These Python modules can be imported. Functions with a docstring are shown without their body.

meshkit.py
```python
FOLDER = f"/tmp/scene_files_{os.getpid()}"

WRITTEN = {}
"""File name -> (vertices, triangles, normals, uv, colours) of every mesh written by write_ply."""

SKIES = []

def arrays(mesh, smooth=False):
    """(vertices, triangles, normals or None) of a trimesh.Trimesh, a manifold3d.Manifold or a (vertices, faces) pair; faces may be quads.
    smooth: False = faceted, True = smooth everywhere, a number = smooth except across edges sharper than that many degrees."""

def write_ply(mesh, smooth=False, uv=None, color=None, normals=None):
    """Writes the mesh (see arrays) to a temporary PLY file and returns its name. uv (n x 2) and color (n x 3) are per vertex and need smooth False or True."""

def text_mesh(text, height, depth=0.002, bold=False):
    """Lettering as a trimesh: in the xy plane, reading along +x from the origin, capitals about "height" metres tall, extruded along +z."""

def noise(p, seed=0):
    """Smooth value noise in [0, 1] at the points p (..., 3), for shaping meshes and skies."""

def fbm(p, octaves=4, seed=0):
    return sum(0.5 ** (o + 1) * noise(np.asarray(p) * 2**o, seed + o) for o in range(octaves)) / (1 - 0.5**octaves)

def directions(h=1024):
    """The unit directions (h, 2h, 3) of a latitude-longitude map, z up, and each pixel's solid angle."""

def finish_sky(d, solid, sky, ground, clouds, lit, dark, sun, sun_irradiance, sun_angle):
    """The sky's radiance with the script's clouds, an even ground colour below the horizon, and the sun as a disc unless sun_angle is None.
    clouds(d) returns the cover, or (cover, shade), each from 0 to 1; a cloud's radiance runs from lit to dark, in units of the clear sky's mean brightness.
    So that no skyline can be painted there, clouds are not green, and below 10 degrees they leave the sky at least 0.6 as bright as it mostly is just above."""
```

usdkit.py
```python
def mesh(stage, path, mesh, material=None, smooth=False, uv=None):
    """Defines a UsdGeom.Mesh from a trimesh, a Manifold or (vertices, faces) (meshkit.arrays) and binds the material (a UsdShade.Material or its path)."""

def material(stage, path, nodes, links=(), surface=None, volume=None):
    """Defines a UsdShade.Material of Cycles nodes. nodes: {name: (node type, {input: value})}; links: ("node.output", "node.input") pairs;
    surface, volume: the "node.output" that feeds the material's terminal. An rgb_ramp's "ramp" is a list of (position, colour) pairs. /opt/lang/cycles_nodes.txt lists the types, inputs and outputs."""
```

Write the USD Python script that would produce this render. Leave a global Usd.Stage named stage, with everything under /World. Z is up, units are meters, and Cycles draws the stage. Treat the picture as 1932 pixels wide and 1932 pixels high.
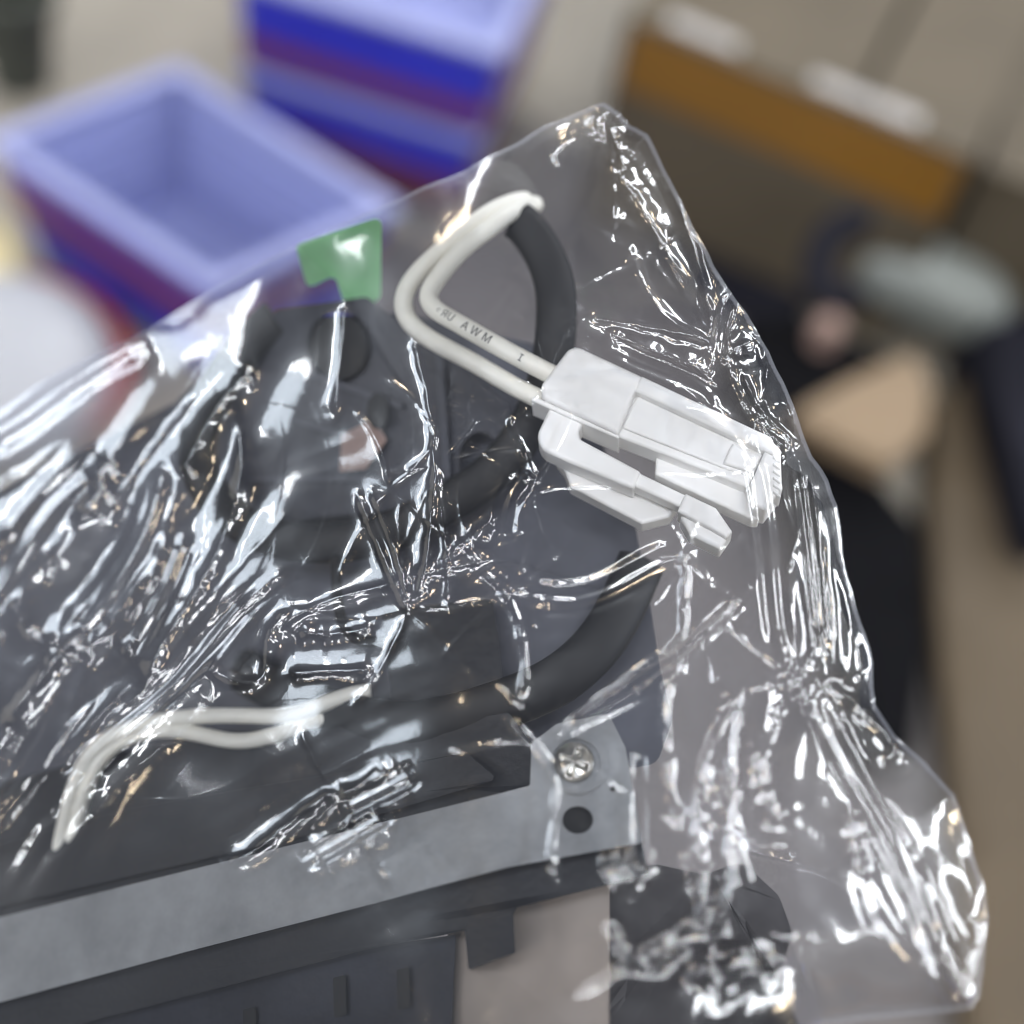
import math, numpy as np, trimesh, usdkit, meshkit, shapely
from shapely.geometry import Polygon, Point, LineString
from shapely.ops import unary_union
from scipy.spatial import cKDTree
from scipy.interpolate import CubicSpline
from pxr import Usd, UsdGeom, UsdLux, UsdShade, Gf, Sdf

stage = Usd.Stage.CreateInMemory()
UsdGeom.SetStageUpAxis(stage, 'Z'); UsdGeom.SetStageMetersPerUnit(stage, 1.0)
UsdGeom.Xform.Define(stage, '/World'); UsdGeom.Scope.Define(stage, '/World/Looks')

# ------------------------------------------------------------------ camera, light, exposure
EXPOSURE = 1.05
LAMP = 18.0
PITCH, ROLL = math.radians(55), math.radians(14)
FOCUS = 0.186
TAN = 0.3195
EYE = np.array([0, 0, 0.60])
F = np.array([0, math.cos(PITCH), -math.sin(PITCH)])
_R0, _U0 = np.array([1.0, 0, 0]), np.array([0, math.sin(PITCH), math.cos(PITCH)])
R = math.cos(ROLL) * _R0 + math.sin(ROLL) * _U0
U = -math.sin(ROLL) * _R0 + math.cos(ROLL) * _U0
cam = UsdGeom.Camera.Define(stage, '/World/camera')
m = np.eye(4); m[0, :3], m[1, :3], m[2, :3], m[3, :3] = R, U, -F, EYE
cam.AddTransformOp().Set(Gf.Matrix4d(m.tolist()))
FL = 8.0
cam.CreateHorizontalApertureAttr(2 * FL * TAN); cam.CreateVerticalApertureAttr(2 * FL * TAN)
cam.CreateFocalLengthAttr(FL); cam.CreateFocusDistanceAttr(FOCUS); cam.CreateFStopAttr(FL / 6.3)
cam.CreateClippingRangeAttr(Gf.Vec2f(0.01, 20)); cam.CreateExposureAttr(EXPOSURE)

def rect_light(name, pos, target, w, h, rad, color):
    L = UsdLux.RectLight.Define(stage, '/World/' + name)
    z = np.array(pos, float) - np.array(target, float); z /= np.linalg.norm(z)
    x = np.cross([0, 0, 1.0], z)
    x = np.array([1.0, 0, 0]) if np.linalg.norm(x) < 1e-3 else x / np.linalg.norm(x)
    y = np.cross(z, x)
    mm = np.eye(4); mm[0, :3], mm[1, :3], mm[2, :3], mm[3, :3] = x, y, z, pos
    L.AddTransformOp().Set(Gf.Matrix4d(mm.tolist()))
    L.CreateWidthAttr(w); L.CreateHeightAttr(h); L.CreateIntensityAttr(rad); L.CreateColorAttr(Gf.Vec3f(*color))
COOL, WARM = (0.93, 0.965, 1.0), (1.0, 0.80, 0.55)
# rows of ceiling tubes, a few warm lamps between them
TUBES = [(0.30, -0.6, 0.10, 1.2), (0.30, 1.9, 0.14, 1.2), (2.8, 0.25, 0.24, 1.2), (3.2, 1.65, 0.24, 1.2), (-2.7, -1.5, 0.2, 1.2), (-2.6, 2.1, 0.2, 1.2),
         (-5.0, 1.5, 0.3, 1.2), (-8.0, 0.9, 0.5, 1.4), (-3.6, -1.2, 0.9, 0.14), (-6.4, -1.8, 0.3, 1.2), (-3.7, -2.5, 1.3, 0.24), (-1.7, -2.1, 1.3, 0.22), (0.3, -1.75, 1.3, 0.22), (-2.2, 2.7, 1.3, 0.22), (0.6, 2.9, 1.3, 0.22), (-1.2, -0.75, 0.9, 0.08), (1.7, 2.9, 1.2, 0.2), (1.75, 0.95, 0.2, 0.9), (0.78, 0.68, 0.14, 0.55), (-0.35, -0.42, 0.9, 0.1)]
for k, (x, y, w, h) in enumerate(TUBES):
    rect_light('ceiling_tube_light' + ('_%03d' % k if k else ''), (x, y, 2.3), (x, y, 0), w, h, LAMP, COOL)
for k, (x, y, z) in enumerate(((0.55, -0.7, 2.2), (-2.4, -0.3, 2.2), (0.9, 2.0, 2.2), (-2.5, 1.3, 2.2), (-1.0, -1.2, 2.2), (-1.1, 1.7, 2.2), (-5.6, -0.7, 2.2), (2.3, 1.2, 2.2))):
    rect_light('warm_lamp' + ('_%03d' % k if k else ''), (x, y, z), (x, y, 0), 0.15, 0.15, 26, WARM)
rect_light('added_sheen_panel', (-6.4, 1.35, 2.0), (0, 0, 0.4), 1.9, 1.4, 3.6, (0.80, 0.90, 1.0))  # unseen soft panel, added for a grey sheen on the left of the film
rect_light('added_sheen_panel_001', (4.4, 1.4, 2.2), (0, 0, 0.4), 1.6, 1.2, 3.0, (0.85, 0.92, 1.0))  # another unseen panel, added for sheen on the right of the film
usdkit.material(stage, '/World/Looks/room_air', {'b': ('background_shader', {'color': (0.72, 0.80, 1.0), 'strength': 0.05})}, surface='b.background')
dome = UsdLux.DomeLight.Define(stage, '/World/room_light')
UsdShade.MaterialBindingAPI.Apply(dome.GetPrim()).Bind(UsdShade.Material.Get(stage, '/World/Looks/room_air'))

# ------------------------------------------------------------------ helpers
def at(u, v, d):
    u, v, d = np.asarray(u, float), np.asarray(v, float), np.asarray(d, float)
    k = TAN / 966
    dirs = F + ((u - 966) * k)[..., None] * R - ((v - 966) * k)[..., None] * U
    return EYE + dirs * d[..., None]
def on_plane(u, v, z):
    p1 = at(u, v, 1.0) - EYE
    return EYE + p1 * ((z - EYE[2]) / p1[2])
def px(d): return 2 * TAN * d / 1932

names = {}
def numbered(parent, name):
    k = names.get((parent, name), -1) + 1
    names[(parent, name)] = k
    return f'{parent}/{name}' + (f'_{k:03d}' if k else '')
def tag(p, label=None, cat=None, group=None, kind=None):
    p = p.GetPrim() if hasattr(p, 'GetPrim') else p
    for k, v in (('label', label), ('category', cat), ('group', group), ('kind', kind)):
        if v: p.SetCustomDataByKey(k, v)
    return p
def thing(name, label, cat, group=None):
    x = UsdGeom.Xform.Define(stage, numbered('/World', name))
    return tag(x, label, cat, group)
def obj(name, mesh, mat, parent=None, smooth=35):
    path = numbered(str(parent.GetPath()) if parent else '/World', name)
    return usdkit.mesh(stage, path, mesh, '/World/Looks/' + mat, smooth).GetPrim()
def cat(ms): return trimesh.util.concatenate(ms)

def perlin(x, y, seed):
    rng = np.random.default_rng(seed)
    perm = rng.permutation(512); perm = np.concatenate([perm, perm]); ang = rng.random(512) * 2 * np.pi
    xi, yi = np.floor(x).astype(int), np.floor(y).astype(int)
    fx, fy = x - xi, y - yi
    def g(ix, iy, dx, dy):
        a = ang[perm[(perm[ix & 511] + iy) & 511]]
        return np.cos(a) * dx + np.sin(a) * dy
    sx, sy = fx**3 * (fx * (fx * 6 - 15) + 10), fy**3 * (fy * (fy * 6 - 15) + 10)
    a = g(xi, yi, fx, fy) * (1 - sx) + g(xi + 1, yi, fx - 1, fy) * sx
    b = g(xi, yi + 1, fx, fy - 1) * (1 - sx) + g(xi + 1, yi + 1, fx - 1, fy - 1) * sx
    return (a * (1 - sy) + b * sy) * 1.5

def spline(pts, n):
    pts = np.asarray(pts, float)
    s = np.concatenate([[0], np.cumsum(np.linalg.norm(np.diff(pts, axis=0), axis=1) ** 0.5)])
    cs = CubicSpline(s, pts)
    q = cs(np.linspace(0, s[-1], n * 6))
    L = np.concatenate([[0], np.cumsum(np.linalg.norm(np.diff(q, axis=0), axis=1))])
    t = np.linspace(0, L[-1], n)
    return np.stack([np.interp(t, L, q[:, k]) for k in range(q.shape[1])], 1)

def frames(p):
    t = np.gradient(p, axis=0); t /= np.linalg.norm(t, axis=1, keepdims=True)
    a = np.cross(t, F); a /= np.linalg.norm(a, axis=1, keepdims=True) + 1e-12
    b = np.cross(t, a)
    return t, a, b
def tube(p, r, sides=20, flat=1.0):
    t, a, b = frames(p)
    n = len(p); r = np.broadcast_to(r, (n,))
    ang = np.arange(sides) * 2 * np.pi / sides
    v = p[:, None] + r[:, None, None] * (np.cos(ang)[None, :, None] * a[:, None] + flat * np.sin(ang)[None, :, None] * b[:, None])
    i, j = np.meshgrid(np.arange(n - 1), np.arange(sides), indexing='ij')
    q = np.stack([i * sides + j, (i + 1) * sides + j, (i + 1) * sides + (j + 1) % sides, i * sides + (j + 1) % sides], -1).reshape(-1, 4)
    v = v.reshape(-1, 3); f = np.vstack([q[:, [0, 1, 2]], q[:, [0, 2, 3]]])
    c0, c1 = len(v), len(v) + 1
    v = np.vstack([v, p[:1], p[-1:]])
    e = np.arange(sides)
    f = np.vstack([f, np.stack([np.full(sides, c0), e, (e + 1) % sides], 1), np.stack([np.full(sides, c1), (n - 1) * sides + (e + 1) % sides, (n - 1) * sides + e], 1)])
    m = trimesh.Trimesh(v, f, process=False); m.fix_normals(); return m

def prism(poly, z0, z1, bevel=0.0, steps=4):
    """extruded polygon whose upper edge is rounded off; local units"""
    flat = trimesh.creation.extrude_polygon(poly, z1 - z0, engine='earcut').apply_translation([0, 0, z0])
    if bevel <= 0: return flat
    ms = []
    for g in getattr(poly, 'geoms', [poly]):
        step = max(g.length / 260, 1e-9)
        rings = []
        n = int(np.clip(g.exterior.length / step, 60, 260))
        base = np.array([g.exterior.interpolate(t, normalized=True).coords[0] for t in np.arange(n) / n])
        if Polygon(base).exterior.is_ccw is False: base = base[::-1]
        # keep the true corners
        cor = np.array(g.exterior.coords[:-1]); near = cKDTree(base).query(cor)[1]; base[near] = cor
        rings.append((base, z0))
        for k in range(steps + 1):
            a = k / steps * math.pi / 2
            off = bevel * (1 - math.cos(a))
            if off > 0:
                q = g.buffer(-off, join_style=1)
                q = max(getattr(q, 'geoms', [q]), key=lambda t_: t_.area)
                if q.is_empty: break
                r = np.array([q.exterior.interpolate(q.exterior.project(Point(p))).coords[0] for p in base])
            else: r = base
            rings.append((r, z1 - bevel + bevel * math.sin(a)))
        v = np.vstack([np.column_stack([r, np.full(n, z)]) for r, z in rings]); f = []
        e = np.arange(n); e2 = (e + 1) % n
        for k in range(len(rings) - 1):
            a_, b_ = k * n, (k + 1) * n
            f += [np.stack([a_ + e, a_ + e2, b_ + e2], 1), np.stack([a_ + e, b_ + e2, b_ + e], 1)]
        ms.append(trimesh.Trimesh(v, np.vstack(f), process=False))
        top = Polygon(rings[-1][0]); top = top if top.is_valid else top.buffer(0)
        for t_ in getattr(top, 'geoms', [top]):
            if t_.area <= 0: continue
            tv, tf = trimesh.creation.triangulate_polygon(t_, engine='earcut')
            tv3 = np.column_stack([tv, np.full(len(tv), rings[-1][1])]); cr = np.cross(tv3[tf[:, 1]] - tv3[tf[:, 0]], tv3[tf[:, 2]] - tv3[tf[:, 0]])[:, 2]
            tf = np.where((cr < 0)[:, None], tf[:, ::-1], tf)
            ms.append(trimesh.Trimesh(tv3, tf, process=False))
    m_ = cat(ms); m_.merge_vertices(); return m_

def rpoly(pts, r=0):
    p = Polygon(pts)
    if not p.is_valid: p = p.buffer(0)
    return p.buffer(-r).buffer(2 * r).buffer(-r) if r else p
class Plane:
    """a local frame: u,v in picture-sized units at depth d, w towards the viewer in metres; tilted by slopes"""
    def __init__(s, u, v, d, su=0.0, sv=0.0, ang=0.0, scale=1.0):
        s.o = at(u, v, d); k = px(d) * scale
        ex = math.cos(ang) * R - math.sin(ang) * U; ey = -math.sin(ang) * R - math.cos(ang) * U
        ex = ex + su * (-F); ey = ey + sv * (-F)
        s.ex, s.ey = ex / np.linalg.norm(ex), ey / np.linalg.norm(ey)
        s.ez = np.cross(s.ey, s.ex); s.ez /= np.linalg.norm(s.ez); s.k = k
    def __call__(s, mesh):
        v = np.asarray(mesh.vertices)
        w = s.o + v[:, :1] * s.k * s.ex + v[:, 1:2] * s.k * s.ey + v[:, 2:3] * s.k * s.ez
        m = trimesh.Trimesh(w, np.asarray(mesh.faces)[:, ::-1], process=False)
        return m

# ------------------------------------------------------------------ materials
def mat(name, color, rough=0.5, metallic=0.0, var=0.0, scale=40.0, bump=0.0, bscale=400.0, bevel=0.0, spec=0.5, sss=0.0, coat=0.0):
    n = {'p': ('principled_bsdf', {'base_color': color, 'roughness': rough, 'metallic': metallic, 'specular_ior_level': spec, 'coat_weight': coat, 'coat_roughness': 0.1})}
    l = []
    if sss: n['p'][1].update(subsurface_weight=sss, subsurface_scale=0.0015, subsurface_radius=(1.0, 1.0, 1.0))
    if var or bump: n['g'] = ('texture_coordinate', {})
    if var:
        n['n'] = ('noise_texture', {'scale': scale, 'detail': 5.0, 'roughness': 0.6}); l.append(('g.object', 'n.vector'))
        c = np.array(color)
        n['r'] = ('rgb_ramp', {'ramp': [(0.3, tuple(c * (1 - var))), (0.7, tuple(np.minimum(c * (1 + var), 1)))]})
        l += [('n.fac', 'r.fac'), ('r.color', 'p.base_color')]
    if bump:
        n['bn'] = ('noise_texture', {'scale': bscale, 'detail': 4.0}); n['b'] = ('bump', {'strength': bump, 'distance': 0.0005})
        l += [('g.object', 'bn.vector'), ('bn.fac', 'b.height'), ('b.normal', 'p.normal')]
    if bevel:
        n['bv'] = ('bevel', {'samples': 6, 'radius': bevel})
        if bump: l.append(('bv.normal', 'b.normal'))
        else: l.append(('bv.normal', 'p.normal'))
    usdkit.material(stage, '/World/Looks/' + name, n, l, surface='p.BSDF')

mat('bench', (0.26, 0.235, 0.195), 0.55, var=0.08, scale=9, bump=0.1)
mat('white_nylon', (0.93, 0.925, 0.91), 0.38, bump=0.03, bscale=900)
mat('ivory_pvc', (0.86, 0.84, 0.76), 0.42, var=0.05, scale=300, bump=0.05, bscale=700)
mat('print_ink', (0.10, 0.10, 0.10), 0.6)
mat('black_rubber', (0.004, 0.004, 0.005), 0.6, bump=0.06, bscale=500)
mat('black_plastic', (0.009, 0.010, 0.014), 0.5, var=0.2, scale=120, bump=0.15, bscale=900)
mat('dark_plastic', (0.034, 0.036, 0.048), 0.5, var=0.25, scale=60, bump=0.15, bscale=900)
mat('grey_plastic', (0.062, 0.065, 0.082), 0.55, var=0.25, scale=60)
mat('zinc_steel', (0.31, 0.32, 0.33), 0.45, metallic=0.4, var=0.22, scale=110, bump=0.05, bscale=1500)
mat('screw_steel', (0.62, 0.61, 0.58), 0.25, metallic=0.9, var=0.1, scale=300)
mat('bench_shade_taupe', (0.095, 0.085, 0.083), 0.7, var=0.15, scale=25)  # shade on the bench, put into the colour of a thin sheet
mat('under_plastic', (0.022, 0.024, 0.034), 0.5, var=0.5, scale=70, bump=0.15, bscale=900)
mat('soft_dark', (0.045, 0.042, 0.044), 0.6, var=0.5, scale=40)
mat('hole_dark', (0.01, 0.01, 0.01), 0.7)
mat('green_paper', (0.38, 0.86, 0.42), 0.5, var=0.08, scale=80)
mat('beige_card', (0.29, 0.25, 0.22), 0.6, var=0.08, scale=90)
mat('bin_outer_blue', (0.035, 0.04, 0.50), 0.40, var=0.08, scale=15)
mat('bin_inner_lit_blue', (0.27, 0.30, 0.56), 0.45, var=0.05, scale=15)  # paler than the outer blue: lamp reflection inside the bins put into the colour
mat('bin_rim_pale', (0.27, 0.29, 0.50), 0.4)
mat('bin_band_maroon', (0.17, 0.04, 0.09), 0.5)
mat('bin_band_mauve', (0.17, 0.10, 0.18), 0.5)
mat('kraft_board', (0.088, 0.069, 0.045), 0.7, var=0.12, scale=20)
mat('kraft_dark', (0.072, 0.050, 0.027), 0.7, var=0.12, scale=20)
mat('kraft_light', (0.20, 0.14, 0.085), 0.7, var=0.08, scale=20)
mat('brown_tape', (0.21, 0.10, 0.016), 0.35, var=0.12, scale=12)
mat('glint_white', (0.36, 0.34, 0.33), 0.5)  # bright reflections on the carton, put into a pale colour
mat('pale_case', (0.22, 0.235, 0.22), 0.4)
mat('black_cloth', (0.004, 0.004, 0.005), 0.9, var=0.2, scale=50, spec=0.08)
mat('navy_cloth', (0.014, 0.014, 0.02), 0.9, var=0.2, scale=50, spec=0.1)
mat('white_plastic', (0.33, 0.335, 0.365), 0.45)
mat('red_plastic', (0.40, 0.03, 0.03), 0.4)
mat('cream_card', (0.55, 0.47, 0.27), 0.6)
mat('pink_rubber', (0.30, 0.20, 0.17), 0.6)
mat('dark_green_pot', (0.045, 0.05, 0.04), 0.6)

def film_mat(name, ior, haze, rough, tint=(0.955, 0.962, 0.985), hazecol=(0.70, 0.72, 0.84)):
    usdkit.material(stage, '/World/Looks/' + name, {
        'fr': ('fresnel', {'IOR': ior}),
        't': ('transparent_bsdf', {'color': tint}),
        'g': ('glossy_bsdf', {'color': (1, 1, 1), 'roughness': rough, 'distribution': 'ggx'}),
        'g2': ('glossy_bsdf', {'color': (0.95, 0.97, 1), 'roughness': 0.24, 'distribution': 'ggx'}),
        'gm': ('mix_closure', {'fac': 0.27}),
        'd': ('diffuse_bsdf', {'color': hazecol}),
        'm1': ('mix_closure', {}),
        'm2': ('mix_closure', {'fac': haze})},
        [('fr.fac', 'm1.fac'), ('t.BSDF', 'm1.closure1'), ('g.BSDF', 'gm.closure1'), ('g2.BSDF', 'gm.closure2'), ('gm.closure', 'm1.closure2'),
         ('m1.closure', 'm2.closure1'), ('d.BSDF', 'm2.closure2')], surface='m2.closure')
film_mat('clear_film', 1.85, 0.006, 0.068)
film_mat('clear_film_back', 1.55, 0.008, 0.09)
film_mat('film_seam', 1.7, 0.08, 0.10)
# ------------------------------------------------------------------ the setting
def slab_px(pts, ztop, zbot, r=0.0, bevel=0.0):
    w = np.array([on_plane(u, v, ztop) for u, v in pts])[:, :2]
    return prism(rpoly(w, r), zbot, ztop, bevel)
def quad_box(o, a, b, h, taper=0.0):
    """hexahedron: bottom corners from o,a,b; top the same shifted by h"""
    c = [o, o + a, o + a + b, o + b]
    v = np.array(c + [x + h for x in c])
    f = [[0, 2, 1], [0, 3, 2], [4, 5, 6], [4, 6, 7], [0, 1, 5], [0, 5, 4], [1, 2, 6], [1, 6, 5], [2, 3, 7], [2, 7, 6], [3, 0, 4], [3, 4, 7]]
    m = trimesh.Trimesh(v, f, process=False); m.fix_normals(); return m

bench = trimesh.creation.box([6, 6, 0.04]); bench.apply_translation([0, 1, -0.02])
tag(obj('workbench_top', bench, 'bench', smooth=False), 'pale beige workbench top under the bins and cartons', kind='structure')

# ------------------------------------------------------------------ blue bins
def wall_strip(p0, p1, n, z0, z1, q0, q1, thick):
    """a wall between top points p0,p1 (z1) and bottom points q0,q1 (z0); n inward"""
    a, b, c, d = p0, p1, q1, q0
    v = np.array([a, b, c, d, a + n * thick, b + n * thick, c + n * thick, d + n * thick])
    f = [[0, 1, 2], [0, 2, 3], [4, 6, 5], [4, 7, 6], [0, 5, 1], [0, 4, 5], [3, 2, 6], [3, 6, 7], [0, 3, 7], [0, 7, 4], [1, 5, 6], [1, 6, 2]]
    m = trimesh.Trimesh(v, f, process=False); m.fix_normals(); return m
def make_bin(label, o, a, b, ztop, zbot, taper, band, rimw=0.0075, group='blue bins on the workbench'):
    """o corner of rim, a along the side that faces us, b away"""
    t = thing('storage_bin', label, 'storage bin', group)
    la, lb = np.linalg.norm(a), np.linalg.norm(b); ua, ub = a / la, b / lb
    up = np.array([0, 0, 1.0])
    o = np.array([o[0], o[1], 0.0])
    top = [o, o + a, o + a + b, o + b]
    cen = o + (a + b) / 2
    bot = [c + (cen - c) * taper for c in top]
    T = [c + up * ztop for c in top]; B = [c + up * zbot for c in bot]
    ins = [ub, -ua, -ub, ua]
    for k in range(4):
        k2 = (k + 1) % 4
        w = wall_strip(T[k], T[k2], ins[k], zbot, ztop, B[k], B[k2], 0.0012)
        wp = obj('wall', w, 'bin_outer_blue', t, False)
        li = wall_strip(T[k] + ins[k] * 0.0016, T[k2] + ins[k] * 0.0016, ins[k], zbot, ztop, B[k] + ins[k] * 0.0016, B[k2] + ins[k] * 0.0016, 0.0008)
        obj('inner_face', li, 'bin_inner_lit_blue', wp, False)
        if k in (1, 3) or True:
            for s in range(5):   # inner ribs
                f = 0.2 + 0.14 * s
                pa, pb = T[k] * (1 - f) + B[k] * f, T[k2] * (1 - f) + B[k2] * f
                sh = ins[k] * 0.0026
                rib = quad_box(pa + sh + (pb - pa) * 0.06, (pb - pa) * 0.88, ins[k] * 0.0022, up * 0.003)
                obj('rib', rib, 'bin_inner_lit_blue', wp, False)
        # moulded band on the outside
        f0, f1 = band
        pa, pb = T[k] * (1 - f0) + B[k] * f0, T[k2] * (1 - f0) + B[k2] * f0
        qa, qb = T[k] * (1 - f1) + B[k] * f1, T[k2] * (1 - f1) + B[k2] * f1
        bd = wall_strip(pa - ins[k] * 0.0012, pb - ins[k] * 0.0012, ins[k], 0, 0, qa - ins[k] * 0.0012, qb - ins[k] * 0.0012, 0.001)
        obj('band', bd, 'bin_band_maroon', wp, False)
        # rim
        e0, e1 = T[k] - ins[k] * rimw * 0.4, T[k2] - ins[k] * rimw * 0.4
        d = (e1 - e0) / np.linalg.norm(e1 - e0)
        e0 = e0 - d * rimw * 0.4; e1 = e1 + d * (rimw * 0.4 - rimw) 
        obj('rim', quad_box(e0 + up * 0.0005, e1 - e0, ins[k] * rimw, up * 0.004), 'bin_rim_pale', t, False)
    fl = quad_box(B[0] + (ua + ub) * 0.0025, (B[1] - B[0]) - ua * 0.005, (B[3] - B[0]) - ub * 0.005, up * 0.002)
    obj('floor_panel', fl, 'bin_inner_lit_blue', t, False)
    return t
zr = 0.072
c0, c1, c2, c3 = [on_plane(u, v, zr) for u, v in ((2, 268), (325, 150), (748, 392), (392, 560))]
a = ((c3 - c0) + (c2 - c1)) / 2; b = ((c1 - c0) + (c2 - c3)) / 2
cen = (c0 + c1 + c2 + c3) / 4
o = cen - a / 2 - b / 2
make_bin('open blue plastic bin standing alone beside the stacked pair', o, a, b, zr, 0.002, 0.16, (0.22, 0.52))
zt = 0.112
p0, p1 = on_plane(448, -40, zt), on_plane(940, 112, zt)
a = p1 - p0; bb = np.array([-a[1], a[0], 0]); bb = bb / np.linalg.norm(bb) * 0.14
make_bin('upper blue plastic bin of the stacked pair at the top', p0, a, bb, zt, 0.06, 0.05, (0.62, 0.86))
make_bin('lower blue plastic bin of the stacked pair, under another bin', p0 + a * 0.03, a * 0.94, bb * 0.94, 0.0555, 0.002, 0.08, (0.50, 0.95), rimw=0.004)

# ------------------------------------------------------------------ cartons at the right
def carton(label, p0, p1, zt, depth, taped, gap=None):
    t = thing('cardboard_box', label, 'cardboard box', None)
    a = p1 - p0; n = np.array([-a[1], a[0], 0]); n /= np.linalg.norm(n); up = np.array([0, 0, 1.0])
    p = np.array([p0[0], p0[1], 0.001]); la = np.linalg.norm(a); ua = a / la
    th = 0.004
    obj('front_panel', quad_box(p, a, n * th, up * (zt - 0.001)), 'kraft_board', t, False)
    obj('back_panel', quad_box(p + n * (depth - th), a, n * th, up * (zt - 0.001)), 'kraft_board', t, False)
    obj('side_panel', quad_box(p + n * th, ua * th, n * (depth - 2 * th), up * (zt - 0.001)), 'kraft_board', t, False)
    obj('side_panel', quad_box(p + n * th + a - ua * th, ua * th, n * (depth - 2 * th), up * (zt - 0.001)), 'kraft_board', t, False)
    g = gap or 0.004
    hf = (la - g) * 0.66
    obj('top_flap', quad_box(p + up * zt, ua * hf, n * depth, up * 0.004), 'kraft_board', t, False)
    obj('top_flap', quad_box(p + up * zt + ua * (hf + g), ua * (la - hf - g), n * depth, up * 0.004), 'kraft_board', t, False)
    obj('bottom_panel', quad_box(p + n * th + ua * th, ua * (la - 2 * th), n * (depth - 2 * th), up * 0.003), 'kraft_board', t, False)
    if taped:
        tp = quad_box(p - n * 0.0008 + up * (zt - 0.036) + ua * 0.004, ua * (la - 0.008), n * 0.0006, up * 0.036)
        obj('tape_strip', tp, 'brown_tape', t, False)
        for f, w, d in ((0.10, 0.035, 0.008), (0.52, 0.030, 0.008), (0.70, 0.022, 0.009)):
            obj('glint_patch', quad_box(p + up * (zt + 0.0045) + ua * la * f + n * 0.004, ua * w, n * d, up * 0.0005), 'glint_white', t, False)  # pale patches painted as reflections on the carton top
    return t
zc = 0.125
p0, p1 = on_plane(1182, 45, zc), on_plane(1835, 318, zc)
carton('brown carton with a strip of orange-brown tape along its front edge', p0, p1, zc, 0.34, True)
q0, q1 = on_plane(1850, 330, 0.11), on_plane(2500, 560, 0.11)
carton('plain brown carton at the edge, right of the taped carton', q0, q1, 0.11, 0.30, False)

# ------------------------------------------------------------------ bits on the bench at the right
def puff(pts, ztop, seed, amp=0.006, zbot=0.001, r=0.006):
    m = slab_px(pts, ztop, zbot, r, r)
    m = trimesh.Trimesh(*trimesh.remesh.subdivide_to_size(m.vertices, m.faces, 0.012), process=False)
    m.merge_vertices()
    n = meshkit.fbm(np.asarray(m.vertices) * 28, 3, seed) - 0.5
    v = np.array(m.vertices); v[:, 2] += n * amp * (v[:, 2] > ztop * 0.5)
    m.vertices = v; return m
tag(obj('cloth_pouch', puff([(1395, 590), (1500, 585), (1650, 650), (1760, 690), (1720, 760), (1560, 790), (1480, 800)], 0.045, 3), 'black_cloth'), 'black cloth pouch lying between pale oval case and kraft flap', 'pouch')
tag(obj('cable_bag', puff([(1480, 800), (1560, 850), (1660, 880), (1740, 980), (1760, 1200), (1730, 1420), (1640, 1400), (1560, 1100)], 0.03, 5), 'black_cloth'), 'black soft bag lying behind the clear bag, below the kraft flap', 'bag')
tag(obj('cardboard_flap', puff([(1502, 772), (1600, 716), (1722, 662), (1758, 727), (1748, 818), (1678, 880), (1530, 800)], 0.062, 8, 0.002, 0.05, 0.0015), 'kraft_light', smooth=30), 'light tan torn cardboard piece lying on black cloth', 'cardboard')
tag(obj('cardboard_strip', puff([(1755, 760), (1840, 680), (1905, 860), (2150, 900), (2250, 2050), (1830, 2050), (1800, 1500), (1760, 1100)], 0.02, 9, 0.003), 'kraft_dark'), 'long brown cardboard strip running down the right edge', 'cardboard')
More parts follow.
